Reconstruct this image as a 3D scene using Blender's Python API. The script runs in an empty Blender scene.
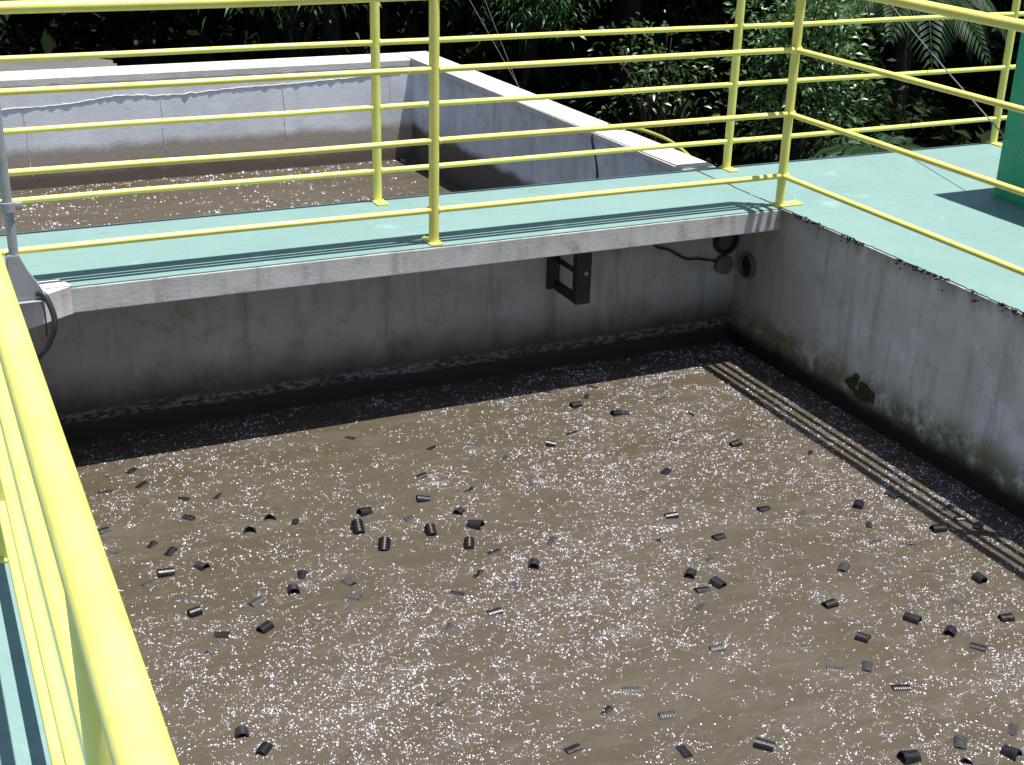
import bpy, bmesh, math, random
import numpy as np
from mathutils import Vector, Matrix, noise

random.seed(11)
RNG = np.random.default_rng(7)
scene = bpy.context.scene
COL = scene.collection
WZ = -0.85          # liquid level in the near tank
FZ = -0.81          # liquid level in the far tank
KX, KY = 0.18, 0.115   # shadow shift per metre of height (towards -x, +y)

MEDIA = [
(-2.517, -0.7764, 3.426, 0.22, 0.2, 'black', 'black left-facing open tube of the central cluster'),
(-2.5864, -0.8989, 1.437, 0.37, 0.42, 'black', 'black ribbed tube just below the left-facing open tube of the central cluster'),
(-2.492, -0.902, -0.78, -0.86, 0.08, 'silt', 'faint silt-covered grey tube below and right of the left-facing open tube of the central cluster'),
(-2.365, -0.8907, -2.659, -0.59, 0.05, 'silt', 'faint silt-covered grey tube right of the left-facing open tube of the central cluster'),
(-2.2528, -0.7589, 2.92, 0.17, 0.2, 'black', 'black tube with open end well left of the right-facing open tube of the central cluster'),
(-2.1769, -0.551, -2.887, -0.5, -0.07, 'black', 'mostly sunken black tube far left of the open tube below the bracket'),
(-2.3246, -1.0275, 1.417, 0.32, 0.42, 'black', 'black ribbed tube above and left of the upright ribbed tube right of the central cluster'),
(-2.5342, -1.0621, 1.137, 0.07, 0.42, 'black', 'black ribbed tube below and right of the left-facing open tube of the central cluster'),
(-2.1546, -0.9165, -2.372, 0.07, 0.2, 'black', 'black tube with open end above the upright ribbed tube right of the central cluster'),
(-2.0383, -0.7482, -2.714, -0.88, -0.04, 'black', 'mostly sunken black tube above and left of the right-facing open tube of the central cluster'),
(-2.1371, -1.0487, -0.828, 0.32, 0.2, 'black', 'black right-facing open tube of the central cluster'),
(-2.2235, -1.1849, -1.972, 0.42, -0.42, 'black', 'black upright ribbed tube right of the central cluster'),
(-2.1511, -1.2648, 0.191, -0.88, 0.0, 'black', 'mostly sunken black tube just right of the upright ribbed tube right of the central cluster'),
(-2.0509, -1.4163, -2.044, 0.2, 0.2, 'black', 'black half-moon open tube at mid water'),
(-1.5177, -0.4795, 2.634, 0.22, 0.2, 'black', 'black open tube below the bracket'),
(-1.3692, -0.4112, 0.086, -0.7, 0.08, 'black', 'mostly sunken black tube right of the open tube below the bracket'),
(-2.2742, -1.3921, 0.688, -0.88, 0.0, 'black', 'mostly sunken black tube just below the upright ribbed tube right of the central cluster'),
(-2.7464, -1.2636, 1.991, -0.44, 0.02, 'silt', 'faint silt-covered grey tube right of the long open tube left of centre'),
(-2.7594, -1.367, -0.61, -0.54, 0.06, 'silt', 'faint silt-covered grey tube well below the left-facing open tube of the central cluster'),
(-2.3995, -1.4859, -0.817, -0.7, -0.04, 'black', 'mostly sunken black tube below the upright ribbed tube right of the central cluster'),
(-2.3214, -1.6567, -0.052, -0.6, 0.1, 'black', 'mostly sunken black tube below and left of the half-moon open tube at mid water'),
(-2.1771, -1.5172, 1.413, -0.84, 0.03, 'silt', 'faint silt-covered grey tube just below and left of the half-moon open tube at mid water'),
(-2.6604, -1.1781, -0.26, -0.88, -0.04, 'silt', 'faint silt-covered grey tube below the left-facing open tube of the central cluster'),
(-2.3457, -0.0695, 2.298, -0.8, -0.09, 'black', 'mostly sunken black tube well above the left-facing open tube of the central cluster'),
(-2.0341, -0.3074, 0.477, -0.88, -0.05, 'black', 'mostly sunken black tube far above the upright ribbed tube right of the central cluster'),
(-1.8526, -0.3573, -0.58, -0.88, -0.09, 'silt', 'faint silt-covered grey tube well left of the open tube below the bracket'),
(-1.9096, -0.4677, 0.713, -0.88, 0.05, 'silt', 'faint silt-covered grey tube well above the right-facing open tube of the central cluster'),
(-1.7719, -0.5337, 0.703, -0.88, 0.09, 'silt', 'faint silt-covered grey tube left of the open tube below the bracket'),
(-1.7393, -0.6958, -0.161, -0.88, 0.02, 'black', 'mostly sunken black tube below and left of the open tube below the bracket'),
(-1.764, -0.7887, 1.198, -0.88, -0.01, 'silt', 'faint silt-covered grey tube below the open tube below the bracket'),
(-1.8255, -1.1463, -0.213, -0.88, -0.03, 'silt', 'faint silt-covered grey tube above and right of the half-moon open tube at mid water'),
(-1.902, -1.2736, 0.751, -0.88, 0.06, 'silt', 'faint silt-covered grey tube well right of the right-facing open tube of the central cluster'),
(-2.8911, -1.1463, 1.193, -0.75, 0.1, 'black', 'mostly sunken black tube just above the long open tube left of centre'),
(-2.952, -1.243, -1.716, 0.24, 0.2, 'black', 'black long open tube left of centre'),
(-3.3087, -0.1862, 0.769, -0.8, 0.04, 'black', 'mostly sunken black tube well above the long ribbed tube near the left railing'),
(-3.3317, -0.3788, -0.826, -0.84, -0.05, 'silt', 'faint silt-covered grey tube well above the long ribbed tube near the left railing'),
(-3.1715, -0.3776, -0.68, -0.6, 0.05, 'black', 'mostly sunken black tube well above and left of the upturned open ring on the left'),
(-3.0353, -0.404, 0.878, -0.88, -0.05, 'black', 'mostly sunken black tube above and left of the upturned open ring on the left'),
(-3.1872, -0.5476, -0.834, -0.5, -0.05, 'black', 'mostly sunken black tube well left of the upturned open ring on the left'),
(-2.9857, -0.7406, -1.823, 0.15, 0.6, 'black', 'black upturned open ring on the left'),
(-2.8821, -0.667, -1.905, 0, 0.6, 'black', 'black tube ring tipped up above and right of the upturned open ring on the left'),
(-2.8007, -0.7407, 1.106, -0.6, -0.05, 'black', 'mostly sunken black tube right of the upturned open ring on the left'),
(-3.366, -0.7095, 0.925, -0.6, 0.09, 'black', 'mostly sunken black tube above the long ribbed tube near the left railing'),
(-3.3107, -0.7902, 0.883, -0.5, 0.08, 'black', 'mostly sunken black tube above and right of the long ribbed tube near the left railing'),
(-3.1769, -0.7018, 0.524, -0.88, -0.0, 'silt', 'faint silt-covered grey tube left of the upturned open ring on the left'),
(-3.2259, -0.9479, -1.063, 0.02, 0.2, 'black', 'black tube with open end right of the long ribbed tube near the left railing'),
(-3.3589, -0.9462, 3.112, 0.02, 0.08, 'black', 'black long ribbed tube near the left railing'),
(-3.3184, -1.2581, -2.934, 0.22, -0.03, 'black', 'black fat ribbed tube near the left railing'),
(-3.0948, -1.265, 0.539, -0.64, 0.06, 'silt', 'faint silt-covered grey tube left of the long open tube left of centre'),
(-3.1138, -1.4464, -2.578, 0.02, 0.03, 'black', 'black ribbed tube below and left of the long open tube left of centre'),
(-3.2611, -1.4256, -0.417, -0.5, 0.09, 'black', 'mostly sunken black tube below and right of the fat ribbed tube near the left railing'),
(-2.8868, -0.9966, 0.848, -0.88, 0.03, 'black', 'mostly sunken black tube above the long open tube left of centre'),
(-3.3452, -1.1397, 2.288, -0.88, 0.09, 'silt', 'faint silt-covered grey tube just above the fat ribbed tube near the left railing'),
(-3.3768, -1.4303, 0.779, -0.88, 0.03, 'silt', 'faint silt-covered grey tube below the fat ribbed tube near the left railing'),
(-3.4294, -0.9862, 0.444, -0.88, -0.06, 'silt', 'faint silt-covered grey tube above and left of the fat ribbed tube near the left railing'),
(-3.3191, -1.5254, 2.33, -0.88, 0.08, 'black', 'mostly sunken black tube well above the dark arched tube at the bottom left'),
(-1.2667, -1.5027, -2.997, -0.5, 0.06, 'black', 'mostly sunken black tube above and right of the open tube right of mid water'),
(-1.3945, -1.6327, 0.68, -0.74, 0.08, 'silt', 'faint silt-covered grey tube above and right of the open tube right of mid water'),
(-1.5273, -1.707, -2.318, 0.12, 0.2, 'black', 'black open tube right of mid water'),
(-1.4669, -1.8059, 1.861, -0.08, 0.08, 'black', 'black ribbed tube right of the open tube right of mid water'),
(-1.5425, -1.8168, -0.051, -0.6, -0.09, 'black', 'mostly sunken black tube just below and right of the open tube right of mid water'),
(-1.7002, -1.8043, 0.17, -0.79, 0.07, 'silt', 'faint silt-covered grey tube below and left of the open tube right of mid water'),
(-1.6999, -2.1644, 2.989, -0.49, -0.07, 'silt', 'faint silt-covered grey tube well below and right of the open tube right of mid water'),
(-1.4889, -1.425, 0.482, -0.88, -0.1, 'black', 'mostly sunken black tube above and left of the open tube right of mid water'),
(-1.3799, -1.8068, 2.16, -0.88, 0.01, 'black', 'mostly sunken black tube right of the open tube right of mid water'),
(-1.609, -1.9155, 0.517, -0.88, -0.05, 'silt', 'faint silt-covered grey tube below and right of the open tube right of mid water'),
(-0.5853, -1.846, 2.409, -0.7, -0.08, 'black', 'mostly sunken black tube well above the long ribbed tube on the right'),
(-0.9444, -1.8907, 0.694, -0.49, -0.01, 'silt', 'faint silt-covered grey tube well above the upper ribbed tube of the lower right'),
(-0.7733, -1.9284, 2.068, -0.84, 0.08, 'silt', 'faint silt-covered grey tube above the long ribbed tube on the right'),
(-0.6529, -2.0426, -0.356, -0.84, -0.02, 'silt', 'faint silt-covered grey tube below the ribbed tube touching the right shadow stripes'),
(-0.5561, -2.0904, -0.599, -0.8, -0.06, 'black', 'mostly sunken black tube just left of the fat ribbed tube near the right shadow stripes'),
(-0.5156, -2.1665, 1.56, 0.24, -0.0, 'black', 'black fat ribbed tube near the right shadow stripes'),
(-1.1578, -2.0875, 0.075, -0.18, 0.04, 'black', 'black ribbed tube above and left of the upper ribbed tube of the lower right'),
(-0.9413, -2.2852, 2.067, 0.02, -0.04, 'black', 'black long ribbed tube on the right'),
(-1.1879, -2.3142, 2.172, 0.02, -0.0, 'black', 'black upper ribbed tube of the lower right'),
(-0.615, -2.4133, 2.95, -0.08, -0.0, 'black', 'black ribbed tube below and right of the fat ribbed tube near the right shadow stripes'),
(-0.8683, -2.4028, -2.498, 0.12, 0.2, 'black', 'black small open tube on the right'),
(-0.8416, -2.5153, 2.225, -0.6, -0.03, 'black', 'mostly sunken black tube right of the small open tube on the right'),
(-1.2823, -2.4577, 0.874, -0.59, 0.04, 'silt', 'faint silt-covered grey tube below and right of the upper ribbed tube of the lower right'),
(-1.2534, -2.5993, -0.336, -0.6, -0.01, 'black', 'mostly sunken black tube well below and left of the small open tube on the right'),
(-1.4077, -2.2696, -0.35, -0.79, 0.06, 'silt', 'faint silt-covered grey tube left of the upper ribbed tube of the lower right'),
(-1.4757, -2.9012, 3.095, 0.32, 0.2, 'black', 'black big open tube at the bottom right edge'),
(-1.3135, -2.9801, -2.447, 0.05, 0.6, 'black', 'black tube ring tipped up left of the open tube in the bottom right corner'),
(-1.1633, -3.01, -1.244, 0.22, 0.2, 'black', 'black open tube in the bottom right corner'),
(-1.2723, -2.9033, 0.819, -0.59, 0.06, 'silt', 'faint silt-covered grey tube well left of the open tube in the bottom right corner'),
(-1.0677, -2.9191, 0.723, -0.88, 0.02, 'silt', 'faint silt-covered grey tube above the open tube in the bottom right corner'),
(-0.7107, -2.2576, 1.787, -0.88, -0.02, 'silt', 'faint silt-covered grey tube above the small open tube on the right'),
(-1.3919, -2.4245, -0.577, -0.88, -0.03, 'silt', 'faint silt-covered grey tube below and left of the upper ribbed tube of the lower right'),
(-2.5174, -1.6871, 0.712, -0.88, 0.09, 'silt', 'faint silt-covered grey tube well below the upright ribbed tube right of the central cluster'),
(-2.2236, -2.3265, 0.542, -0.88, 0.09, 'black', 'mostly sunken black tube far left of the ribbed tube at the bottom middle'),
(-2.4121, -2.4536, 0.152, -0.65, 0.01, 'black', 'mostly sunken black tube far below the half-moon open tube at mid water'),
(-2.6909, -2.0789, 0.468, -0.88, -0.08, 'silt', 'faint silt-covered grey tube far below the upright ribbed tube right of the central cluster'),
(-2.4272, -2.1135, 0.316, -0.88, 0.02, 'silt', 'faint silt-covered grey tube far below the half-moon open tube at mid water'),
(-2.0935, -2.2533, -0.355, -0.88, -0.02, 'silt', 'faint silt-covered grey tube far below and left of the open tube right of mid water'),
(-3.3242, -0.0383, 0.714, -0.55, -0.04, 'black', 'mostly sunken black tube far above the long ribbed tube near the left railing'),
(-3.4483, -0.0499, -0.312, -0.85, 0.1, 'black', 'mostly sunken black tube far left of the upturned open ring on the left'),
(-3.4625, -0.1928, -0.18, -0.88, 0.06, 'black', 'mostly sunken black tube far above and left of the long open tube left of centre'),
(-3.0375, 0.0054, 1.411, -0.84, -0.06, 'silt', 'faint silt-covered grey tube far above and left of the upturned open ring on the left'),
(-3.5231, -0.526, 0.348, -0.6, -0.03, 'black', 'mostly sunken black tube far left of the long open tube left of centre'),
(-3.5145, -0.6986, 1.792, -0.84, -0.09, 'silt', 'faint silt-covered grey tube above and left of the long ribbed tube near the left railing'),
(-3.4481, -0.3779, 0.878, -0.88, 0.02, 'silt', 'faint silt-covered grey tube far left of the upturned open ring on the left'),
(-1.2526, 0.0872, 0.834, -0.8, -0.06, 'black', 'mostly sunken black tube above the open tube below the bracket'),
(-1.2097, -0.1317, -3.033, 0.02, 0.08, 'black', 'black ribbed tube left of the open tube near the far end of the water'),
(-1.1036, -0.0454, 0.938, -0.8, -0.04, 'black', 'mostly sunken black tube well above and right of the open tube below the bracket'),
(-1.2997, -0.3431, -0.606, -0.84, 0.04, 'silt', 'faint silt-covered grey tube left of the open tube near the far end of the water'),
(-1.0214, 0.0514, 2.397, -0.8, 0.0, 'black', 'mostly sunken black tube far above the half-moon open tube at mid water'),
(-1.069, -0.2925, 3.178, 0.27, 0.2, 'black', 'black open tube near the far end of the water'),
(-1.0127, -0.2958, 1.24, -0.8, -0.09, 'black', 'mostly sunken black tube well right of the open tube below the bracket'),
(-0.7533, -0.0811, -0.38, -0.84, 0.04, 'silt', 'faint silt-covered grey tube far above and right of the open tube below the bracket'),
(-0.7659, -0.2114, 0.279, -0.84, 0.08, 'silt', 'faint silt-covered grey tube right of the open tube near the far end of the water'),
(-0.8485, -0.0024, 0.108, -0.88, 0.04, 'silt', 'faint silt-covered grey tube far above the open tube right of mid water'),
(-0.7286, -0.4333, 1.575, -0.8, 0.07, 'black', 'mostly sunken black tube above and left of the ribbed tube left of the shadow stripes'),
(-0.719, -0.798, -3.027, 0.02, -0.09, 'black', 'black ribbed tube left of the shadow stripes'),
(-0.9623, -0.6433, 2.245, -0.8, -0.02, 'black', 'mostly sunken black tube left of the ribbed tube left of the shadow stripes'),
(-1.163, -0.9169, 0.651, -0.65, -0.02, 'black', 'mostly sunken black tube well left of the ribbed tube left of the shadow stripes'),
(-1.3524, -1.2792, 2.935, -0.18, -0.09, 'black', 'black ribbed tube well above the open tube right of mid water'),
(-0.6485, -0.6014, -0.866, -0.84, -0.07, 'silt', 'faint silt-covered grey tube just above the ribbed tube left of the shadow stripes'),
(-0.6266, -0.7301, 0.627, -0.88, -0.05, 'silt', 'faint silt-covered grey tube far above and right of the open tube right of mid water'),
(-0.9841, -1.1636, -0.042, -0.88, -0.06, 'silt', 'faint silt-covered grey tube below the ribbed tube left of the shadow stripes'),
(-0.9599, -1.373, -3.12, -0.6, 0.1, 'black', 'mostly sunken black tube far above and right of the open tube right of mid water'),
(-0.5666, -1.4991, 0.758, -0.08, -0.02, 'black', 'black ribbed tube well left of the ribbed tube touching the right shadow stripes'),
(-0.8174, -1.4544, 0.601, -0.84, -0.08, 'silt', 'faint silt-covered grey tube far left of the ribbed tube touching the right shadow stripes'),
(-0.4455, -0.998, 0.741, -0.8, 0.03, 'black', 'mostly sunken black tube well right of the ribbed tube left of the shadow stripes'),
(-0.3682, -1.4781, 1.75, -0.5, 0.03, 'black', 'mostly sunken black tube above and left of the ribbed tube touching the right shadow stripes'),
(-0.3905, -1.7935, 2.958, 0.02, 0.07, 'black', 'black ribbed tube touching the right shadow stripes'),
(-0.2367, -1.7556, -0.347, -0.5, 0.03, 'black', 'mostly sunken black tube right of the ribbed tube touching the right shadow stripes'),
(-0.2173, -1.8369, 0.602, -0.4, 0.08, 'black', 'mostly sunken black tube above the fat ribbed tube near the right shadow stripes'),
(-0.2189, -1.6592, 0.285, -0.75, 0.02, 'black', 'mostly sunken black tube above and right of the ribbed tube touching the right shadow stripes'),
(-0.6297, -1.6509, 0.877, -0.88, -0.08, 'black', 'mostly sunken black tube well left of the ribbed tube touching the right shadow stripes'),
(-0.6941, -1.7756, -0.003, -0.88, 0.02, 'silt', 'faint silt-covered grey tube left of the ribbed tube touching the right shadow stripes'),
(-0.543, -0.8452, 1.032, -0.88, 0.06, 'silt', 'faint silt-covered grey tube right of the ribbed tube left of the shadow stripes'),
(-3.3324, -1.9835, -1.735, -0.18, 0.2, 'black', 'black dark arched tube at the bottom left'),
(-3.289, -2.0884, 0.861, -0.28, 0.0, 'black', 'black ribbed tube just below and right of the dark arched tube at the bottom left'),
(-3.0546, -2.2131, 0.619, -0.88, 0.02, 'silt', 'faint silt-covered grey tube far right of the dark arched tube at the bottom left'),
(-2.056, -2.4224, 2.936, -0.64, 0.05, 'silt', 'faint silt-covered grey tube well left of the ribbed tube at the bottom middle'),
(-2.1013, -2.6005, 1.531, -0.7, -0.03, 'black', 'mostly sunken black tube well left of the ribbed tube at the bottom middle'),
(-1.8545, -2.6734, 2.345, -0.08, 0.05, 'black', 'black ribbed tube at the bottom middle'),
]
WA, WB = (1.834, 1.5, .745), (1.08, -.493, .290)
SKY, EXPOSURE, NB = .075, .86, 78000

# ------------------------------------------------------------------ helpers
def link(o, parent=None):
    COL.objects.link(o)
    if parent is not None:
        o.parent = parent
    return o

def tag(o, label=None, cat=None, group=None, kind=None):
    if label: o['label'] = label
    if cat: o['category'] = cat
    if group: o['group'] = group
    if kind: o['kind'] = kind
    return o

def empty(name, loc, label=None, cat=None, group=None):
    o = bpy.data.objects.new(name, None)
    o.empty_display_size = 0.1
    o.location = loc
    link(o)
    return tag(o, label, cat, group)

def origin_of(parent):
    v = Vector((0, 0, 0))
    while parent is not None:
        v += Vector(parent.location); parent = parent.parent
    return v

def finish(name, bm, mats, parent=None, smooth=None, loc=None):
    """bm is in world coordinates; the object's origin is put at its parent's origin (or loc)."""
    off = origin_of(parent) if parent is not None else Vector(loc or (0, 0, 0))
    bmesh.ops.translate(bm, verts=bm.verts, vec=-off)
    me = bpy.data.meshes.new(name)
    bmesh.ops.recalc_face_normals(bm, faces=bm.faces)
    if smooth:
        for f in bm.faces: f.smooth = True
        if smooth != 'all':
            for e in bm.edges:
                if len(e.link_faces) == 2 and e.calc_face_angle(0) > math.radians(smooth):
                    e.smooth = False
    bm.to_mesh(me); bm.free()
    if not isinstance(mats, (list, tuple)): mats = [mats]
    for m in mats: me.materials.append(m)
    o = bpy.data.objects.new(name, me)
    if parent is None: o.location = off
    return link(o, parent)

def np_mesh(name, verts, faces, mat, parent=None, smooth=False, loc=(0, 0, 0), mats=None, midx=None):
    """verts (n,3) world; faces (m,k) of one size k"""
    off = origin_of(parent) if parent is not None else Vector(loc)
    verts = np.asarray(verts, np.float32) - np.array(off, np.float32)
    faces = np.asarray(faces, np.int32); k = faces.shape[1]; m = len(faces)
    me = bpy.data.meshes.new(name)
    me.vertices.add(len(verts)); me.vertices.foreach_set('co', verts.ravel())
    me.loops.add(m * k); me.loops.foreach_set('vertex_index', faces.ravel())
    me.polygons.add(m)
    me.polygons.foreach_set('loop_start', np.arange(0, m * k, k, dtype=np.int32))
    me.polygons.foreach_set('loop_total', np.full(m, k, np.int32))
    if smooth: me.polygons.foreach_set('use_smooth', np.ones(m, bool))
    for mm in (mats or [mat]): me.materials.append(mm)
    if midx is not None: me.polygons.foreach_set('material_index', np.asarray(midx, np.int32))
    me.update(calc_edges=True); me.validate()
    o = bpy.data.objects.new(name, me)
    if parent is None: o.location = off
    return link(o, parent)

def box(bm, lo, hi, bevel=0.0, mat=0):
    r = bmesh.ops.create_cube(bm, size=1.0)
    vs = r['verts']
    for v in vs:
        v.co = Vector([lo[i] + (v.co[i] + .5) * (hi[i] - lo[i]) for i in range(3)])
    fs = set(f for v in vs for f in v.link_faces)
    if bevel > 0:
        es = list(set(e for f in fs for e in f.edges))
        rr = bmesh.ops.bevel(bm, geom=es, offset=bevel, segments=2, affect='EDGES', profile=.6)
        fs = set(rr['faces']) | set(f for f in fs if f.is_valid)
    for f in fs: f.material_index = mat

def tube(bm, pts, r, seg=16, caps=True):
    """round bar along a polyline; r a number or one per point"""
    pts = [Vector(p) for p in pts]
    n = len(pts); rs = r if isinstance(r, (list, tuple)) else [r] * n
    t0 = (pts[1] - pts[0]).normalized()
    up = Vector((0, 0, 1)) if abs(t0.z) < .9 else Vector((1, 0, 0))
    u = t0.cross(up).normalized()
    rings = []
    for i, p in enumerate(pts):
        a = pts[max(i - 1, 0)]; b = pts[min(i + 1, n - 1)]
        t = (b - a).normalized()
        u = (u - t * u.dot(t)).normalized(); w = t.cross(u)
        rings.append([bm.verts.new(p + (u * math.cos(k * 2 * math.pi / seg) + w * math.sin(k * 2 * math.pi / seg)) * rs[i]) for k in range(seg)])
    for a, b in zip(rings, rings[1:]):
        for k in range(seg):
            bm.faces.new((a[k], a[(k + 1) % seg], b[(k + 1) % seg], b[k]))
    if caps:
        bm.faces.new(rings[0]); bm.faces.new(rings[-1])

def spline(pts, n=8):
    P = [Vector(p) for p in pts]; P = [P[0] * 2 - P[1]] + P + [P[-1] * 2 - P[-2]]
    out = []
    for i in range(1, len(P) - 2):
        for k in range(n):
            t = k / n; a, b, c, d = P[i - 1:i + 3]
            out.append(.5 * ((2 * b) + (c - a) * t + (2 * a - 5 * b + 4 * c - d) * t * t + (3 * b - a - 3 * c + d) * t ** 3))
    return out + [P[-2]]

def prism(bm, poly, z0, z1, mat=0, top_mat=None):
    lo = [bm.verts.new((x, y, z0)) for x, y in poly]; hi = [bm.verts.new((x, y, z1)) for x, y in poly]
    n = len(poly)
    f = [bm.faces.new(hi), bm.faces.new(lo[::-1])]
    f[0].material_index = mat if top_mat is None else top_mat; f[1].material_index = mat
    for i in range(n):
        q = bm.faces.new((lo[i], lo[(i + 1) % n], hi[(i + 1) % n], hi[i])); q.material_index = mat

# ------------------------------------------------------------------ materials
class N:
    """tiny node-graph helper"""
    def __init__(s, name):
        s.m = bpy.data.materials.new(name); s.m.use_nodes = True
        s.t = s.m.node_tree; s.t.nodes.clear()
        s.out = s.t.nodes.new('ShaderNodeOutputMaterial')
        s.geo = s.t.nodes.new('ShaderNodeNewGeometry')
        s.pos = s.geo.outputs['Position']
    def n(s, typ, **kw):
        nd = s.t.nodes.new(typ)
        for k, v in kw.items(): setattr(nd, k, v)
        return nd
    def put(s, sock, v):
        if v is None: return
        if hasattr(v, 'is_linked') or isinstance(v, bpy.types.NodeSocket): s.t.links.new(v, sock)
        elif isinstance(v, (tuple, list)):
            sock.default_value = (*v, 1.0) if len(v) == 3 and sock.type == 'RGBA' else v
        else: sock.default_value = v
    def math(s, op, a, b=None, c=None, clamp=False):
        nd = s.n('ShaderNodeMath', operation=op, use_clamp=clamp)
        for i, v in enumerate((a, b, c)):
            if v is not None: s.put(nd.inputs[i], v)
        return nd.outputs[0]
    def mapping(s, vec, scale=(1, 1, 1), loc=(0, 0, 0), rot=(0, 0, 0)):
        nd = s.n('ShaderNodeMapping'); s.put(nd.inputs['Vector'], vec)
        nd.inputs['Scale'].default_value = scale; nd.inputs['Location'].default_value = loc; nd.inputs['Rotation'].default_value = rot
        return nd.outputs[0]
    def noise(s, scale, vec=None, detail=5, rough=.55, dist=0.0, stretch=None, loc=(0, 0, 0)):
        v = s.pos if vec is None else vec
        if stretch or loc != (0, 0, 0): v = s.mapping(v, stretch or (1, 1, 1), loc)
        nd = s.n('ShaderNodeTexNoise'); s.put(nd.inputs['Vector'], v)
        nd.inputs['Scale'].default_value = scale; nd.inputs['Detail'].default_value = detail
        nd.inputs['Roughness'].default_value = rough; nd.inputs['Distortion'].default_value = dist
        return nd.outputs['Fac']
    def ramp(s, v, a, b, lo=0.0, hi=1.0, smooth=True):
        nd = s.n('ShaderNodeMapRange', interpolation_type='SMOOTHSTEP' if smooth else 'LINEAR')
        s.put(nd.inputs['Value'], v)
        nd.inputs['From Min'].default_value = a; nd.inputs['From Max'].default_value = b
        nd.inputs['To Min'].default_value = lo; nd.inputs['To Max'].default_value = hi
        return nd.outputs[0]
    def mix(s, fac, a, b, blend='MIX'):
        nd = s.n('ShaderNodeMix', data_type='RGBA', blend_type=blend)
        s.put(nd.inputs[0], fac); s.put(nd.inputs[6], a); s.put(nd.inputs[7], b)
        return nd.outputs[2]
    def sep(s, v=None):
        nd = s.n('ShaderNodeSeparateXYZ'); s.put(nd.inputs[0], v or s.pos); return nd.outputs
    def bump(s, h, strength=.3, dist=.01, normal=None):
        nd = s.n('ShaderNodeBump'); nd.inputs['Strength'].default_value = strength; nd.inputs['Distance'].default_value = dist
        s.put(nd.inputs['Height'], h)
        if normal is not None: s.put(nd.inputs['Normal'], normal)
        return nd.outputs[0]
    def bsdf(s, col, rough=.6, normal=None, spec=.5, **kw):
        nd = s.n('ShaderNodeBsdfPrincipled')
        s.put(nd.inputs['Base Color'], col); s.put(nd.inputs['Roughness'], rough)
        nd.inputs['Specular IOR Level'].default_value = spec
        if normal is not None: s.put(nd.inputs['Normal'], normal)
        for k, v in kw.items(): s.put(nd.inputs[k], v)
        return nd.outputs[0]
    def done(s, shader):
        s.t.links.new(shader, s.out.inputs['Surface']); return s.m

def mat_yellow():
    g = N('yellow_paint')
    v = g.noise(9, detail=6); w = g.noise(60, detail=3)
    c = g.mix(g.ramp(v, .35, .7), (.67, .62, .145), (.73, .68, .185))
    grime = g.math('MULTIPLY', g.ramp(g.noise(23, detail=8, rough=.7, loc=(3, 1, 7)), .62, .74), .55)
    c = g.mix(grime, c, (.36, .30, .09))
    rust = g.ramp(g.noise(75, detail=6, rough=.75, loc=(9, 4, 2)), .735, .76)
    c = g.mix(g.math('MULTIPLY', rust, .7), c, (.16, .07, .025))
    return g.done(g.bsdf(c, g.ramp(w, .3, .7, .30, .46), g.bump(g.math('ADD', w, g.noise(14)), .10, .004), .5))

def mat_green(name, a, b, dirt):
    g = N(name)
    v = g.noise(1.3, detail=7, rough=.62); w = g.noise(9, detail=6, rough=.65, stretch=(.5, 1.6, 1))
    c = g.mix(g.ramp(v, .3, .72), a, b)
    c = g.mix(g.math('MULTIPLY', g.ramp(w, .5, .75), .45), c, tuple(x * .72 for x in a))
    sp = g.ramp(g.noise(38, detail=7, rough=.75), .66, .76)
    c = g.mix(g.math('MULTIPLY', sp, .5), c, dirt)
    pale = g.ramp(g.noise(3.1, detail=9, rough=.7, loc=(5, 2, 0)), .58, .72)
    c = g.mix(g.math('MULTIPLY', pale, .28), c, (.40, .50, .45))
    scuff = g.ramp(g.noise(5.5, detail=10, rough=.78, dist=1.5, stretch=(1, .35, 1), loc=(8, 3, 0)), .60, .68)
    c = g.mix(g.math('MULTIPLY', scuff, .38), c, (.10, .135, .125))
    chip = g.ramp(g.noise(21, detail=9, rough=.72, loc=(1, 6, 0)), .705, .725)
    c = g.mix(g.math('MULTIPLY', chip, .6), c, (.30, .30, .27))
    h = g.math('ADD', g.noise(150, detail=3), g.noise(6))
    return g.done(g.bsdf(c, g.ramp(w, .3, .7, .48, .7), g.bump(h, .18, .004), .4))

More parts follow.
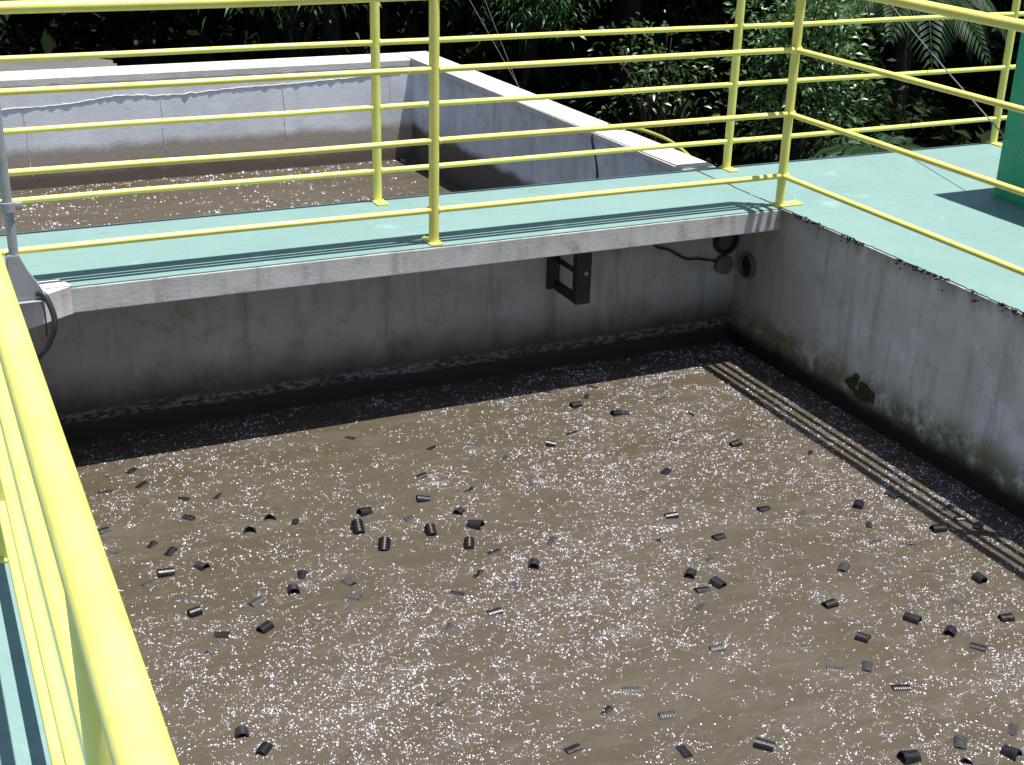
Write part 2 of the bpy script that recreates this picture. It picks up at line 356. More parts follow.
def mat_concrete(name, base, dark, streak=.5, wet=None, moss=None, scum=None, pale=None, mottled=.5, rust=None, topdirt=.65, bumpk=.45, corner=None, tide=None, mosscol=(.045, .055, .010)):
    """streak: strength of dirty runs; wet: (z_top, z_bottom) black biofilm above the liquid; moss: same for green; scum: z of crusted foam"""
    g = N(name)
    x, y, z = g.sep()
    v = g.noise(1.1, detail=9, rough=.63); w = g.noise(6.5, detail=8, rough=.68)
    c = g.mix(g.ramp(v, .32, .7), tuple(b * .8 for b in base), base)
    c = g.mix(g.math('MULTIPLY', g.ramp(w, .48, .72), mottled), c, dark)
    if pale: c = g.mix(g.math('MULTIPLY', g.ramp(g.noise(2.3, detail=8, rough=.66, loc=(4, 9, 1)), .48, .66), .6), c, pale)
    st = g.noise(5.2, detail=6, rough=.7, stretch=(1.6, 1.6, .16))
    c = g.mix(g.math('MULTIPLY', g.ramp(st, .5, .68), streak), c, dark)
    wob = g.math('MULTIPLY', g.math('SUBTRACT', g.noise(3.0, detail=9, rough=.72, stretch=(1, 1, .8)), .5), .16)
    zz = g.math('ADD', z, wob)
    top = g.math('MULTIPLY', g.ramp(g.math('ADD', z, g.math('MULTIPLY', g.math('SUBTRACT', g.noise(11, detail=6, rough=.7, stretch=(1, 1, .2)), .5), .3)), -.10, .02), topdirt)
    c = g.mix(g.math('MULTIPLY', top, streak), c, (.075, .065, .035))
    # board marks of the formwork
    if rust:
        rr = g.math('MULTIPLY', g.ramp(g.math('ABSOLUTE', g.math('ADD', g.math('SUBTRACT', z, rust), g.math('MULTIPLY', wob, .22))), .004, .016, 1, 0), g.ramp(g.noise(5, loc=(1, 2, 3)), .42, .6))
        c = g.mix(g.math('MULTIPLY', rr, .75), c, (.09, .035, .018))
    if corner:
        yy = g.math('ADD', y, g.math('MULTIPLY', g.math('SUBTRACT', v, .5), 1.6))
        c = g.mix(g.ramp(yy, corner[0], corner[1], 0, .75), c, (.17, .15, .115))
    rough = g.ramp(w, .3, .7, .72, .9)
    if moss:
        m = g.math('MULTIPLY', g.ramp(zz, moss[0], moss[1]), g.ramp(g.noise(7, detail=7, rough=.7, loc=(2, 2, 2)), .33, .55))
        c = g.mix(g.math('MULTIPLY', m, .85), c, mosscol)
    if wet:
        m = g.ramp(zz, wet[0], wet[1])
        c = g.mix(m, c, wet[2] if len(wet) > 2 else (.012, .011, .010)); rough = g.math('SUBTRACT', rough, g.math('MULTIPLY', m, .25))
    if tide:
        m = g.ramp(zz, tide[0], tide[1])
        c = g.mix(m, c, tide[2])
    h = g.math('ADD', g.math('MULTIPLY', w, 1.2), g.noise(70, detail=5, rough=.7))
    if scum:
        band = g.ramp(g.math('ABSOLUTE', g.math('SUBTRACT', g.math('ADD', z, g.math('MULTIPLY', wob, .25)), scum)), .012, .036, 1, 0)
        m = g.math('MULTIPLY', band, g.ramp(g.noise(60, detail=7, rough=.8, stretch=(.4, .4, 1.2)), .47, .56))
        c = g.mix(m, c, (.17, .165, .165)); h = g.math('ADD', h, m)
    return g.done(g.bsdf(c, rough, g.bump(h, bumpk, .008), .3))

def mat_simple(name, a, b=None, rough=.5, scale=20, spec=.5, bumpk=.1, metallic=0.0):
    g = N(name)
    v = g.noise(scale, detail=6, rough=.65)
    c = g.mix(g.ramp(v, .35, .68), a, b or tuple(x * .7 for x in a))
    return g.done(g.bsdf(c, g.ramp(v, .3, .7, rough * .85, rough * 1.15), g.bump(g.noise(scale * 3, detail=4), bumpk, .004), spec, Metallic=metallic))

def mat_water(name, seed):
    g = N(name)
    L = (seed, seed * 2, 0)
    v = g.noise(1.5, detail=7, rough=.6, dist=.6, stretch=(.7, 1.6, 1), loc=L)
    w = g.noise(7, detail=7, rough=.65, dist=.8, stretch=(.6, 1.5, 1), loc=L)
    c = g.mix(g.ramp(v, .32, .68), (.060, .047, .030), (.070, .057, .039))
    c = g.mix(g.math('MULTIPLY', g.ramp(w, .50, .66), .45), c, (.074, .064, .049))
    c = g.mix(g.math('MULTIPLY', g.ramp(g.noise(26, detail=8, rough=.8, dist=.5, loc=L), .5, .7), .5), c, (.050, .037, .024))
    c = g.mix(g.math('MULTIPLY', g.ramp(g.noise(3.3, detail=8, rough=.7, dist=1.2, loc=(2, 7, 1)), .56, .7), .5), c, (.058, .043, .024))
    fleck = g.ramp(g.noise(120, detail=4, rough=.7), .62, .72)
    c = g.mix(g.math('MULTIPLY', fleck, .35), c, (.13, .115, .09))
    h = g.math('ADD', g.math('MULTIPLY', g.noise(11, detail=4, stretch=(.8, 1.3, 1)), 1.0), g.math('MULTIPLY', g.noise(90, detail=4, rough=.7), .45))
    h = g.math('ADD', h, g.math('MULTIPLY', g.noise(34, detail=6, rough=.7), .6))
    return g.done(g.bsdf(c, g.ramp(w, .35, .7, .30, .5), g.bump(h, .35, .010), .5))

def mat_leaf(name, a, b, c3, trans=.25, rough=.38, spec=.5):
    g = N(name)
    v = g.noise(2.2, detail=4); w = g.noise(17, detail=2)
    c = g.mix(g.ramp(v, .35, .65), a, b)
    c = g.mix(g.math('MULTIPLY', g.ramp(w, .55, .68), .8), c, c3)
    p = g.bsdf(c, rough, None, spec)
    t = g.n('ShaderNodeBsdfTranslucent'); g.put(t.inputs['Color'], g.mix(.5, c, (.10, .16, .02)))
    mx = g.n('ShaderNodeMixShader'); mx.inputs[0].default_value = trans
    g.t.links.new(p, mx.inputs[1]); g.t.links.new(t.outputs[0], mx.inputs[2])
    return g.done(mx.outputs[0])

YEL = mat_yellow()
GREEN = mat_green('green_floor_paint', (.145, .242, .232), (.165, .265, .254), (.09, .11, .095))
DKGREEN = mat_green('dark_green_paint', (.032, .30, .165), (.038, .33, .18), (.02, .09, .05))
FASCIA = mat_concrete('slab_concrete', (.56, .545, .53), (.24, .205, .16), .55, mottled=.75, topdirt=.2, bumpk=.16, pale=(.64, .63, .63))
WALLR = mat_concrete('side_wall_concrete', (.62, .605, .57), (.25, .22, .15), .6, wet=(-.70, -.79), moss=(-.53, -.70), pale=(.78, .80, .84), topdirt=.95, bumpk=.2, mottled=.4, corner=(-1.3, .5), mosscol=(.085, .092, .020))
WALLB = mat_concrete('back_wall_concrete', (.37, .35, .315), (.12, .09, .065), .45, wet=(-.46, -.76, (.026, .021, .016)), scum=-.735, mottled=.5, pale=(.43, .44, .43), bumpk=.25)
WALLF = mat_concrete('whitewashed_concrete', (.76, .79, .84), (.55, .56, .58), .25, wet=(-.48, -.57, (.34, .30, .25)), pale=(.80, .84, .90), tide=(-.62, -.76, (.13, .105, .08)), mottled=.3, topdirt=0.0, bumpk=.2)
WALLS = mat_concrete('far_side_concrete', (.62, .65, .70), (.33, .30, .27), .5, wet=(-.48, -.56, (.10, .085, .07)), pale=(.72, .76, .84), mottled=.45, topdirt=.7, bumpk=.3)
COPING = mat_concrete('coping_concrete', (.66, .65, .62), (.42, .40, .36), .1, mottled=.35)
GREYSLAB = mat_concrete('old_grey_concrete', (.12, .115, .11), (.07, .065, .06), .3)
STEELHOLEBLK = mat_simple('black_steel_and_hole_shade', (.007, .007, .010), (.016, .013, .012), .55, 30)
GREYPVC = mat_simple('grey_plastic', (.29, .30, .32), (.24, .25, .27), .42, 8)
BLKRUB = mat_simple('black_rubber', (.012, .013, .018), (.022, .022, .026), .45, 25)
PLASTIC = mat_simple('black_plastic', (.007, .007, .010), (.014, .014, .018), .34, 40, .7, .15)
SILT = mat_simple('silted_plastic', (.040, .045, .056), (.062, .060, .056), .45, 55, .5, .3)
DULLWIRE = mat_simple('dull_wire', (.16, .16, .16), (.10, .10, .10), .6, 30, .3, .1)
WIRE = mat_simple('galvanised_wire', (.32, .33, .35), (.22, .22, .23), .4, 30, .5, .1, .6)
HOSE = mat_simple('yellow_hose_plastic', (.34, .33, .05), (.26, .25, .05), .45, 20)
MORTAR = mat_simple('mortar', (.66, .67, .68), (.45, .44, .42), .85, 40, .2, .6)
MOSS = mat_simple('moss', (.040, .048, .014), (.07, .06, .028), .95, 50, .1, .8)
BARK = mat_simple('bark', (.035, .028, .02), (.018, .014, .011), .9, 14, .2, .8)
SOIL = mat_simple('forest_soil', (.010, .008, .005), (.006, .005, .003), .95, 3, 0.0, .8)
LITTER = mat_leaf('undergrowth_leaf', (.008, .018, .007), (.012, .022, .008), (.016, .015, .007), .1, .7, .08)
FOAMM = (lambda g: g.done(g.bsdf(g.mix(g.ramp(g.noise(160), .4, .6), (.44, .42, .50), (.64, .62, .72)), .12, None, .6)))(N('foam_film'))
WATER = mat_water('brown_liquor', 0.0)
WATERF = mat_water('brown_liquor_far', 5.0)

# ------------------------------------------------------------------ the setting: ground and walkways
GZ = -2.6
bm = bmesh.new()
for i in range(2):
    pass
bmesh.ops.create_grid(bm, x_segments=60, y_segments=60, size=150)
for v in bm.verts:
    v.co.z = GZ - .03 + .06 * noise.noise(Vector((v.co.x * .2, v.co.y * .2, 0)))
tag(finish('ground', bm, SOIL), kind='structure')

def jag(a, b, step, amp, seed, horizontal):
    """points from a to b along x (or y) with a ragged offset on the other axis"""
    n = max(2, int(abs(b - a) / step)); out = []
    for i in range(n + 1):
        t = a + (b - a) * i / n
        d = amp * (noise.noise(Vector((t * 9, seed, 0))) + .8 * noise.noise(Vector((t * 37, seed, 5))))
        out.append((t, d))
    return out

YB = .8545
T = .006
# bridge between the two tanks (slab with a bare fascia, painted on top)
bm = bmesh.new()
box(bm, (-7.5, 0, -.1135), (-.001, YB, -T), .004)
front = [(x, .004 + d * .5) for x, d in jag(-3.855, -.001, .02, .006, 1.0, True)]
prism(bm, front + [(-.001, YB - .004), (-7.5, YB - .004), (-7.5, .004)], -T + .0005, 0, 1, 1)
tag(finish('walkway', bm, [FASCIA, GREEN]), kind='structure')
# right hand deck: a block whose left face is the tank's side wall
bm = bmesh.new()
box(bm, (.262, -9, -.16), (7, YB, -T))
edge = [(.012 + d * 1.3, y) for y, d in jag(-9, YB - .004, .02, .012, 2.0, False)]
prism(bm, [(7, -9)] + [(7, YB - .004)] + edge[::-1], -T + .0005, 0, 1, 1)
tag(finish('walkway', bm, [FASCIA, GREEN]), kind='structure')
# left hand deck, where the photographer stands
bm = bmesh.new()
box(bm, (-7.5, -9, -.1135), (-3.857, -.002, -T), .004)
edge = [(-3.863 + d, y) for y, d in jag(-9, -.006, .02, .005, 3.0, False)]
prism(bm, edge + [(-7.5, -.006), (-7.5, -9)], -T + .0005, 0, 1)
tag(finish('walkway', bm, [FASCIA, GREEN]), kind='structure')

# ------------------------------------------------------------------ tank walls
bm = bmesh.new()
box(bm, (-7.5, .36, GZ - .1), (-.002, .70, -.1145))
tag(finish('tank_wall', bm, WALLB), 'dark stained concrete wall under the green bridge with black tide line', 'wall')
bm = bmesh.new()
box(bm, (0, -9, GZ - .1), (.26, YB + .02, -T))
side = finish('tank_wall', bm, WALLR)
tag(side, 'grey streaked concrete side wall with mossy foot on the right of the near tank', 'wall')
bm = bmesh.new()
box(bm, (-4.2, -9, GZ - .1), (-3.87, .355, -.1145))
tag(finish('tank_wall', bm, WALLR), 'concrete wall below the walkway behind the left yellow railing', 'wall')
# far tank: back wall
bw = empty('tank_wall', (-1.5, 4.9, GZ), 'whitewashed far wall of the back tank with cracked mortar lines and bright coping', 'wall')
def far_y(x): return 4.77
bm = bmesh.new()
box(bm, (-7.5, 4.775, GZ - .1), (-.20, 5.05, -.05))
finish('wall_face', bm, WALLF, bw)
bm = bmesh.new()                                     # ragged cement coping
n = 120
for i in range(n):
    x0 = -7.5 + 7.52 * i / n; x1 = -7.5 + 7.52 * (i + 1) / n
    pass
xs = [-7.5 + 7.36 * i / n for i in range(n + 1)]
top = [4.7715 + .0012 * noise.noise(Vector((x * 7, 0, 0))) for x in xs]
bot = [-.062 + .022 * noise.noise(Vector((x * 11, 4, 0))) for x in xs]
rows = []
for x, a, b in zip(xs, top, bot):
    rows.append([bm.verts.new(p) for p in ((x, 4.779, b), (x, a, b + .006), (x, a, -.012), (x, a + .008, 0), (x, 5.05, .004), (x, 5.056, -.05))])
for a, b in zip(rows, rows[1:]):
    for k in range(5): bm.faces.new((a[k], b[k], b[k + 1], a[k + 1]))
bm.faces.new(rows[0]); bm.faces.new(rows[-1])
finish('coping', bm, COPING, bw, smooth=20)
def seam(pts, w, amp, seed):
    """raised crumbly mortar line on the far wall (x, z points)"""
    bm = bmesh.new(); P = spline([(x, 0, z) for x, z in pts], 14); prev = None
    for i, p in enumerate(P):
        a = w * (.55 + 1.1 * abs(noise.noise(Vector((p.x * 13, p.z * 13, seed)))))
        d = amp * (.4 + abs(noise.noise(Vector((p.x * 21, p.z * 21, seed + 3)))))
        q = P[min(i + 1, len(P) - 1)] - P[max(i - 1, 0)]; q.normalize(); nrm = Vector((-q.z, 0, q.x))
        c = Vector((p.x, 4.775, p.z)) + nrm * w * .9 * noise.noise(Vector((p.x * 25, p.z * 25, seed + 8)))
        r = [bm.verts.new(c + nrm * a + Vector((0, .004, 0))), bm.verts.new(c + nrm * a * .4 - Vector((0, d, 0))), bm.verts.new(c - nrm * a * .5 - Vector((0, d * .8, 0))), bm.verts.new(c - nrm * a + Vector((0, .004, 0)))]
        if prev:
            for k in range(3): bm.faces.new((prev[k], r[k], r[k + 1], prev[k + 1]))
        prev = r
    finish('mortar_seam', bm, MORTAR, bw, smooth='all')
seam([(-3.7, -.225), (-3.34, -.217), (-2.9, -.205), (-2.51, -.165), (-2.2, -.18), (-1.92, -.172), (-1.6, -.155), (-1.13, -.144), (-.7, -.125), (-.31, -.10)], .010, .007, 1)
seam([(-3.20, -.22), (-3.188, -.38), (-3.192, -.56), (-3.18, -.72)], .006, .004, 2)
seam([(-2.215, -.18), (-2.207, -.34), (-2.212, -.47), (-2.20, -.60)], .006, .004, 3)
seam([(-1.275, -.16), (-1.268, -.30), (-1.27, -.45), (-1.26, -.56)], .006, .004, 4)
seam([(-.40, -.12), (-.392, -.26), (-.396, -.42)], .005, .003, 5)
# far tank: right wall, a little out of square
fr = empty('tank_wall', (0, 3, GZ), 'shaded side wall of the back tank with broad sunlit white top', 'wall')
bm = bmesh.new()
prism(bm, [(-.045, YB - .15), (.165, YB - .15), (.03, 5.05), (-.215, 5.05)], GZ - .1, -.035)
finish('wall_face', bm, WALLS, fr)
bm = bmesh.new()
prism(bm, [(-.050, YB + .03), (.172, YB + .03), (.034, 5.062), (-.221, 5.057), (-.216, 4.75)], -.033, .006)
es = [e for e in bm.edges if all(abs(v.co.z - .006) < 1e-4 for v in e.verts)]
bmesh.ops.bevel(bm, geom=es, offset=.010, segments=2, affect='EDGES')
finish('coping', bm, COPING, fr, smooth=35)
bm = bmesh.new()
box(bm, (-5.2, YB, GZ - .1), (-4.9, 4.774, -.02))
tag(finish('tank_wall', bm, WALLS), 'concrete end wall of the back tank beyond the grey pole', 'wall')
# grey slab beyond the far wall
bm = bmesh.new()
prism(bm, [(-7, 5.3), (-2.42, 5.3), (-2.33, 5.95), (-2.45, 6.1), (-7, 6.25)], GZ, -.10)
bmesh.ops.bevel(bm, geom=[e for e in bm.edges if all(v.co.z > -.13 for v in e.verts)], offset=.03, segments=2, affect='EDGES')
tag(finish('concrete_slab', bm, GREYSLAB), 'flat grey concrete slab behind the far whitewashed wall', 'slab')
# unpainted corner gusset of the left deck
bm = bmesh.new()
prism(bm, [(-3.49, -.0015), (-3.856, -.0015), (-3.856, -.245)], -.1135, .002, 0, 1)
prism(bm, [(-3.485, .0), (-3.50, .045), (-3.53, .105), (-3.63, .125), (-3.856, .13), (-3.856, .0)], .0005, .006, 1)
tag(finish('corner_slab', bm, [FASCIA, COPING]), 'bare white concrete corner wedge below the grey pole', 'slab')

# ------------------------------------------------------------------ liquid
def sheet(name, lo, hi, z, mat):
    bm = bmesh.new()
    vs = [bm.verts.new((x, y, z)) for x, y in ((lo[0], lo[1]), (hi[0], lo[1]), (hi[0], hi[1]), (lo[0], hi[1]))]
    bm.faces.new(vs)
    return tag(finish(name, bm, mat), kind='structure')
sheet('water', (-3.90, -9), (.03, .40), WZ, WATER)
sheet('water', (-4.95, .66), (.0, 4.80), FZ, WATERF)

# ------------------------------------------------------------------ railings
H = (.156, .471, .785, 1.10)
RP, RR, RT = .023, .0138, .0240
def railing(label, base, along, a, b, posts, heights=H, plate=(-.030, .030, -.045, .085)):
    root = empty('guard_railing', base, label, 'railing', 'yellow pipe railings')
    P = lambda t, z: (t, base[1], z) if along == 'x' else (base[0], t, z)
    for i, z in enumerate(heights):
        bm = bmesh.new(); r = RT if i == len(heights) - 1 else RR
        n = 14; pts = []
        for k in range(n + 1):
            t = a + (b - a) * k / n
            dz = +.006 * noise.noise(Vector((t * .9, z * 5, base[1]))) if 0 < k < n else 0
            pts.append(P(t, z + dz))
        tube(bm, pts, r, 18)
        if i < len(heights) - 1:                     # weld beads where the rail meets the posts
            for q in posts:
                if a - 1e-6 <= q <= b + 1e-6:
                    for sgn in (-1, 1):
                        tube(bm, [P(q + sgn * (RP - .004), z), P(q + sgn * (RP + .004), z), P(q + sgn * (RP + .009), z)], [r + .0052, r + .0042, r + .0006], 14)
        finish('top_rail' if i == len(heights) - 1 else 'rail', bm, YEL, root, smooth=50)
    for t in posts:
        bm = bmesh.new()
        tube(bm, [P(t, .007), P(t, heights[-1] - .004)], RP, 20)
        post = finish('post', bm, YEL, root, smooth=50)
        bm = bmesh.new(); x, y, _ = P(t, 0)
        x0, x1, y0, y1 = plate if abs(t - .0188) > 1e-6 else (-.035, .125, -.034, .034)
        box(bm, (x + x0, y + y0, .0005), (x + x1, y + y1, .0085), .002)
        for sx in (x0 + .012, x1 - .012):
            for sy in (y0 + .012, y1 - .012):
                tube(bm, [(x + sx, y + sy, .0086), (x + sx, y + sy, .0145)], .006, 6)
        pl = finish('base_plate', bm, YEL, post)
    return root
XL = -3.934
railing('yellow pipe railing along the front edge of the green bridge', (-1.9, .052, 0), 'x', XL, .0188, [XL, -1.885, .0188])
railing('yellow pipe railing along the back edge of the bridge and deck', (-1.9, .815, 0), 'x', -6.0, 4.2, [-3.92, -1.888, .195, 2.165, 4.2], plate=(-.030, .030, -.088, .034))
railing('yellow pipe railing on the right deck beside the grey side wall', (.0188, -4, 0), 'y', -8.8, .04, [-2.05, -4.1, -6.15, -8.2], plate=(-.005, .11, -.03, .03))
railing('yellow pipe railing close to the viewer along the left walkway', (XL, -4, 0), 'y', -8.8, .04, [-2.135, -4.2, -6.25, -8.3], plate=(-.06, .035, -.03, .03))

# ------------------------------------------------------------------ fittings
# green box column on the right deck
col = empty('green_column', (1.6, -.9, 0), 'dark green painted steel column standing on the right deck', 'column')
bm = bmesh.new(); box(bm, (1.205, -1.6, .012), (2.0, -.208, 1.46), .006); finish('column_body', bm, DKGREEN, col, smooth=30)
bm = bmesh.new(); box(bm, (1.198, -1.607, .0005), (2.007, -.201, .011), .002); finish('base_flange', bm, DKGREEN, col)

# grey pole with gusset foot and clamp
px, py = -3.698, -.125
pole = empty('conduit_pole', (px, py, .004), 'grey plastic pole with flared foot on the white corner wedge', 'pole')
bm = bmesh.new(); tube(bm, [(px, py, .012), (px, py, 2.6)], .0185, 20); finish('pipe', bm, GREYPVC, pole, smooth=50)
bm = bmesh.new()
a = [(px + .016, .20), (px + .040, .135), (px + .085, .05), (px + .100, .012), (px - .045, .012), (px - .030, .20)]
lo = [bm.verts.new((x, py - .024, z)) for x, z in a]; hi = [bm.verts.new((x, py + .024, z)) for x, z in a]
bm.faces.new(lo); bm.faces.new(hi[::-1])
for i in range(len(a)): bm.faces.new((lo[i], lo[(i + 1) % len(a)], hi[(i + 1) % len(a)], hi[i]))
bmesh.ops.bevel(bm, geom=list(bm.edges), offset=.004, segments=2, affect='EDGES')
finish('flared_foot', bm, GREYPVC, pole, smooth=40)
bm = bmesh.new(); box(bm, (px - .055, py - .045, .0062), (px + .105, py + .045, .0118), .002); finish('base_plate', bm, GREYPVC, pole)
for z in (.37,):
    bm = bmesh.new(); tube(bm, [(px, py, z), (px, py, z + .035)], .029, 20)
    box(bm, (px + .020, py - .012, z + .004), (px + .052, py + .012, z + .031), .003)
    finish('clamp', bm, GREYPVC, pole, smooth=40)
bm = bmesh.new()
tube(bm, spline([(px + .065, py - .018, .038), (px + .092, -.165, .030), (px + .112, -.20, -.035), (px + .108, -.215, -.09), (px + .075, -.215, -.165), (px + .03, -.20, -.225), (px - .02, -.18, -.42), (px - .03, -.17, -.60)], 8), .0115, 14)
tag(finish('black_hose', bm, BLKRUB, smooth=50, loc=(px + .06, py, .03)), 'short black rubber hose drooping from the pole foot over the concrete edge', 'hose')
bm = bmesh.new()
tube(bm, spline([(px + .075, -.185, .012), (px + .082, -.191, -.03), (px + .080, -.192, -.13)], 6), .0035, 8)
tag(finish('thin_cable', bm, BLKRUB, smooth=50, loc=(px + .08, -.19, 0)), 'thin dark cable hanging down the white wedge beside the black hose', 'cable')

# black steel bracket under the bridge
br = empty('steel_bracket', (-1.10, .36, -.25), 'black steel frame bracket hanging under the bridge slab', 'bracket')
bm = bmesh.new(); box(bm, (-1.150, .335, -.405), (-1.085, .359, -.117), .003); finish('wall_plate', bm, STEELHOLEBLK, br)
bm = bmesh.new(); box(bm, (-1.112, .100, -.415), (-1.032, .112, -.117), .002); box(bm, (-1.112, .1125, -.413), (-1.104, .145, -.117), .001); finish('front_plate', bm, STEELHOLEBLK, br)
bm = bmesh.new(); box(bm, (-1.111, .1455, -.412), (-1.092, .334, -.362), .002); finish('bottom_bar', bm, STEELHOLEBLK, br)
bm = bmesh.new(); box(bm, (-1.108, .1455, -.262), (-1.094, .334, -.238), .002); finish('cross_bar', bm, STEELHOLEBLK, br)
bm = bmesh.new(); tube(bm, [(-1.062, .0945, -.255), (-1.062, .0995, -.255)], .011, 6); finish('bolt', bm, WIRE, br)

# ring, plug and cable on the dark wall; pipe stub round the corner
def ring(bm, c, n, R, r, d, seg=28):
    c = Vector(c); n = Vector(n).normalized(); u = n.orthogonal().normalized(); w = n.cross(u)
    prof = [(R, 0), (R, d), (R - r, d), (R - r, 0)]
    rows = [[bm.verts.new(c + (u * math.cos(k * 2 * math.pi / seg) + w * math.sin(k * 2 * math.pi / seg)) * a + n * h) for a, h in prof] for k in range(seg)]
    for k in range(seg):
        a, b = rows[k], rows[(k + 1) % seg]
        for j in range(3): bm.faces.new((a[j], b[j], b[j + 1], a[j + 1]))
rg = empty('pipe_flange', (-.09, .36, -.255), 'black rubber ring flange on the dark wall just under the slab corner', 'flange')
bm = bmesh.new(); ring(bm, (-.09, .3595, -.262), (0, -1, 0), .072, .018, .030); finish('ring', bm, BLKRUB, rg, smooth=40)
bm = bmesh.new(); tube(bm, [(-.09, .3595, -.262), (-.09, .352, -.262)], .052, 28); tube(bm, [(-.09, .3515, -.262), (-.09, .346, -.262)], .008, 10); finish('cover', bm, GREYSLAB, rg, smooth=40)
bm = bmesh.new(); tube(bm, [(-.092, .3595, -.392), (-.092, .325, -.392), (-.092, .318, -.392)], [.052, .052, .044], 28)
tag(finish('pipe_plug', bm, GREYSLAB, smooth=40, loc=(-.092, .36, -.392)), 'round grey cement plug on the dark wall below the black ring', 'plug')
bm = bmesh.new(); tube(bm, spline([(-.60, .352, -.15), (-.52, .350, -.245), (-.44, .35, -.275), (-.33, .351, -.335), (-.25, .35, -.345), (-.13, .335, -.368)], 8), .0065, 10)
tag(finish('thin_cable', bm, BLKRUB, smooth=50, loc=(-.4, .35, -.3)), 'black cable sagging across the dark wall to the round plug', 'cable')
st = empty('pipe_stub', (0, .235, -.375), 'short pipe mouth in the side wall corner with its dark bore shade as a black disc', 'pipe')
bm = bmesh.new(); ring(bm, (-.0005, .235, -.375), (-1, 0, 0), .068, .010, .028); finish('pipe_rim', bm, GREYSLAB, st, smooth=40)
bm = bmesh.new(); tube(bm, [(-.0008, .235, -.375), (-.004, .235, -.375)], .0575, 28); finish('bore', bm, STEELHOLEBLK, st, smooth=40)  # shade inside the pipe mouth, put in as a flat black disc
# mossy weep hole at the foot of the side wall
bm = bmesh.new()
for k in range(46):
    a = random.uniform(0, 6.28); rr = random.uniform(.035, .085)
    c = Vector((-.002, -.76 + math.cos(a) * rr * 1.35, -.685 + math.sin(a) * rr * .55 - (.02 if math.cos(a) < 0 else 0)))
    r = bmesh.ops.create_icosphere(bm, subdivisions=2, radius=random.uniform(.008, .02), matrix=Matrix.Translation(c) @ Matrix.Diagonal((.7, 1.1, .9, 1)))
    for v in r['verts']: v.co += Vector((random.uniform(-1, 1), random.uniform(-1, 1), random.uniform(-1, 1))) * .003
wh = empty('weep_hole', (0, -.76, -.685), 'small broken drain hole rimmed with dark moss at the foot of the side wall', 'drain hole')
finish('moss_rim', bm, MOSS, wh, smooth='all')
for cy, cz, rr in ((-.715, -.672, .026), (-.795, -.690, .038)):
    bm = bmesh.new(); tube(bm, [(-.0008, cy, cz), (-.0045, cy, cz)], rr, 14); finish('hole', bm, STEELHOLEBLK, wh)  # black discs on the wall face stand in for the shade inside

# moss tufts along the ragged paint edge of the side wall
def tufts(n, fpos, rmin, rmax, name, mat, flat=.6):
    V, F = [], []; base = 0
    bm0 = bmesh.new(); bmesh.ops.create_icosphere(bm0, subdivisions=1, radius=1); bm0.verts.ensure_lookup_table()
    u = np.array([v.co[:] for v in bm0.verts]); f = np.array([[v.index for v in q.verts] for q in bm0.faces]); bm0.free()
    for i in range(n):
        c = np.array(fpos()); r = random.uniform(rmin, rmax)
        V.append(u * (1 + RNG.uniform(-.3, .3, (len(u), 1))) * r * np.array([1, 1.5, flat]) + c); F.append(f + base); base += len(u)
    return np_mesh(name, np.concatenate(V), np.concatenate(F), mat, smooth=True)
def edge_pos():
    while True:
        y = -2.6 + 2.55 * random.random()
        if noise.noise(Vector((y * 6, 3.3, 0))) > -.12 + .3 * random.random(): break
    return (random.gauss(.004, .005), y, min(.004, random.gauss(-.006, .005) - (random.expovariate(1 / .014) if random.random() < .35 else 0)))
tag(tufts(620, edge_pos, .002, .0068, 'moss', MOSS), kind='stuff', label='dark moss along the paint edge of the right wall')

# cable and hose on the far side wall
bm = bmesh.new()
tube(bm, spline([(.10, 2.02, .016), (.02, 1.93, .022), (-.070, 1.90, .012), (-.100, 1.88, -.05), (-.092, 1.84, -.14), (-.095, 1.80, -.25), (-.10, 1.79, -.42)], 8), .006, 10)
tag(finish('thin_cable', bm, BLKRUB, smooth=50, loc=(-.08, 1.9, 0)), 'thin black cable looped over the white top of the back tank side wall', 'cable')
bm = bmesh.new()
tube(bm, spline([(.02, 1.95, .020), (.14, 1.83, .030), (.215, 1.66, .018), (.25, 1.45, -.01), (.27, 1.2, -.09), (.30, .98, -.22), (.31, .9, -.6)], 8), .011, 12)
tag(finish('garden_hose', bm, HOSE, smooth=50, loc=(.15, 1.7, 0)), 'yellow green hose curling over the outer edge of the white wall top', 'hose')
# guy wires
def wire(a, b, r, label, mat=None):
    bm = bmesh.new(); a, b = Vector(a), Vector(b)
    pts = [a.lerp(b, t / 16) - Vector((0, 0, .06 * (a - b).length / 4 * (1 - (2 * t / 16 - 1) ** 2) * .3)) for t in range(17)]
    tube(bm, pts, r, 8)
    tag(finish('guy_wire', bm, mat or WIRE, smooth=60, loc=tuple(a)), label, 'wire', 'guy wires')
A, B = Vector(WA), Vector(WB)
wire(A + (A - B) * .3, B + (B - A) * .012, .0036, 'taut grey wire slanting past the green column')
wire((-.03, 5.2, 1.2), (-.10, 2.82, .012), .0016, 'thin pale wire anchored on the white wall top, left of the pair', DULLWIRE)
wire((.20, 5.4, 1.5), (.02, 3.20, .012), .0013, 'thin pale wire anchored on the white wall top, right of the pair', DULLWIRE)

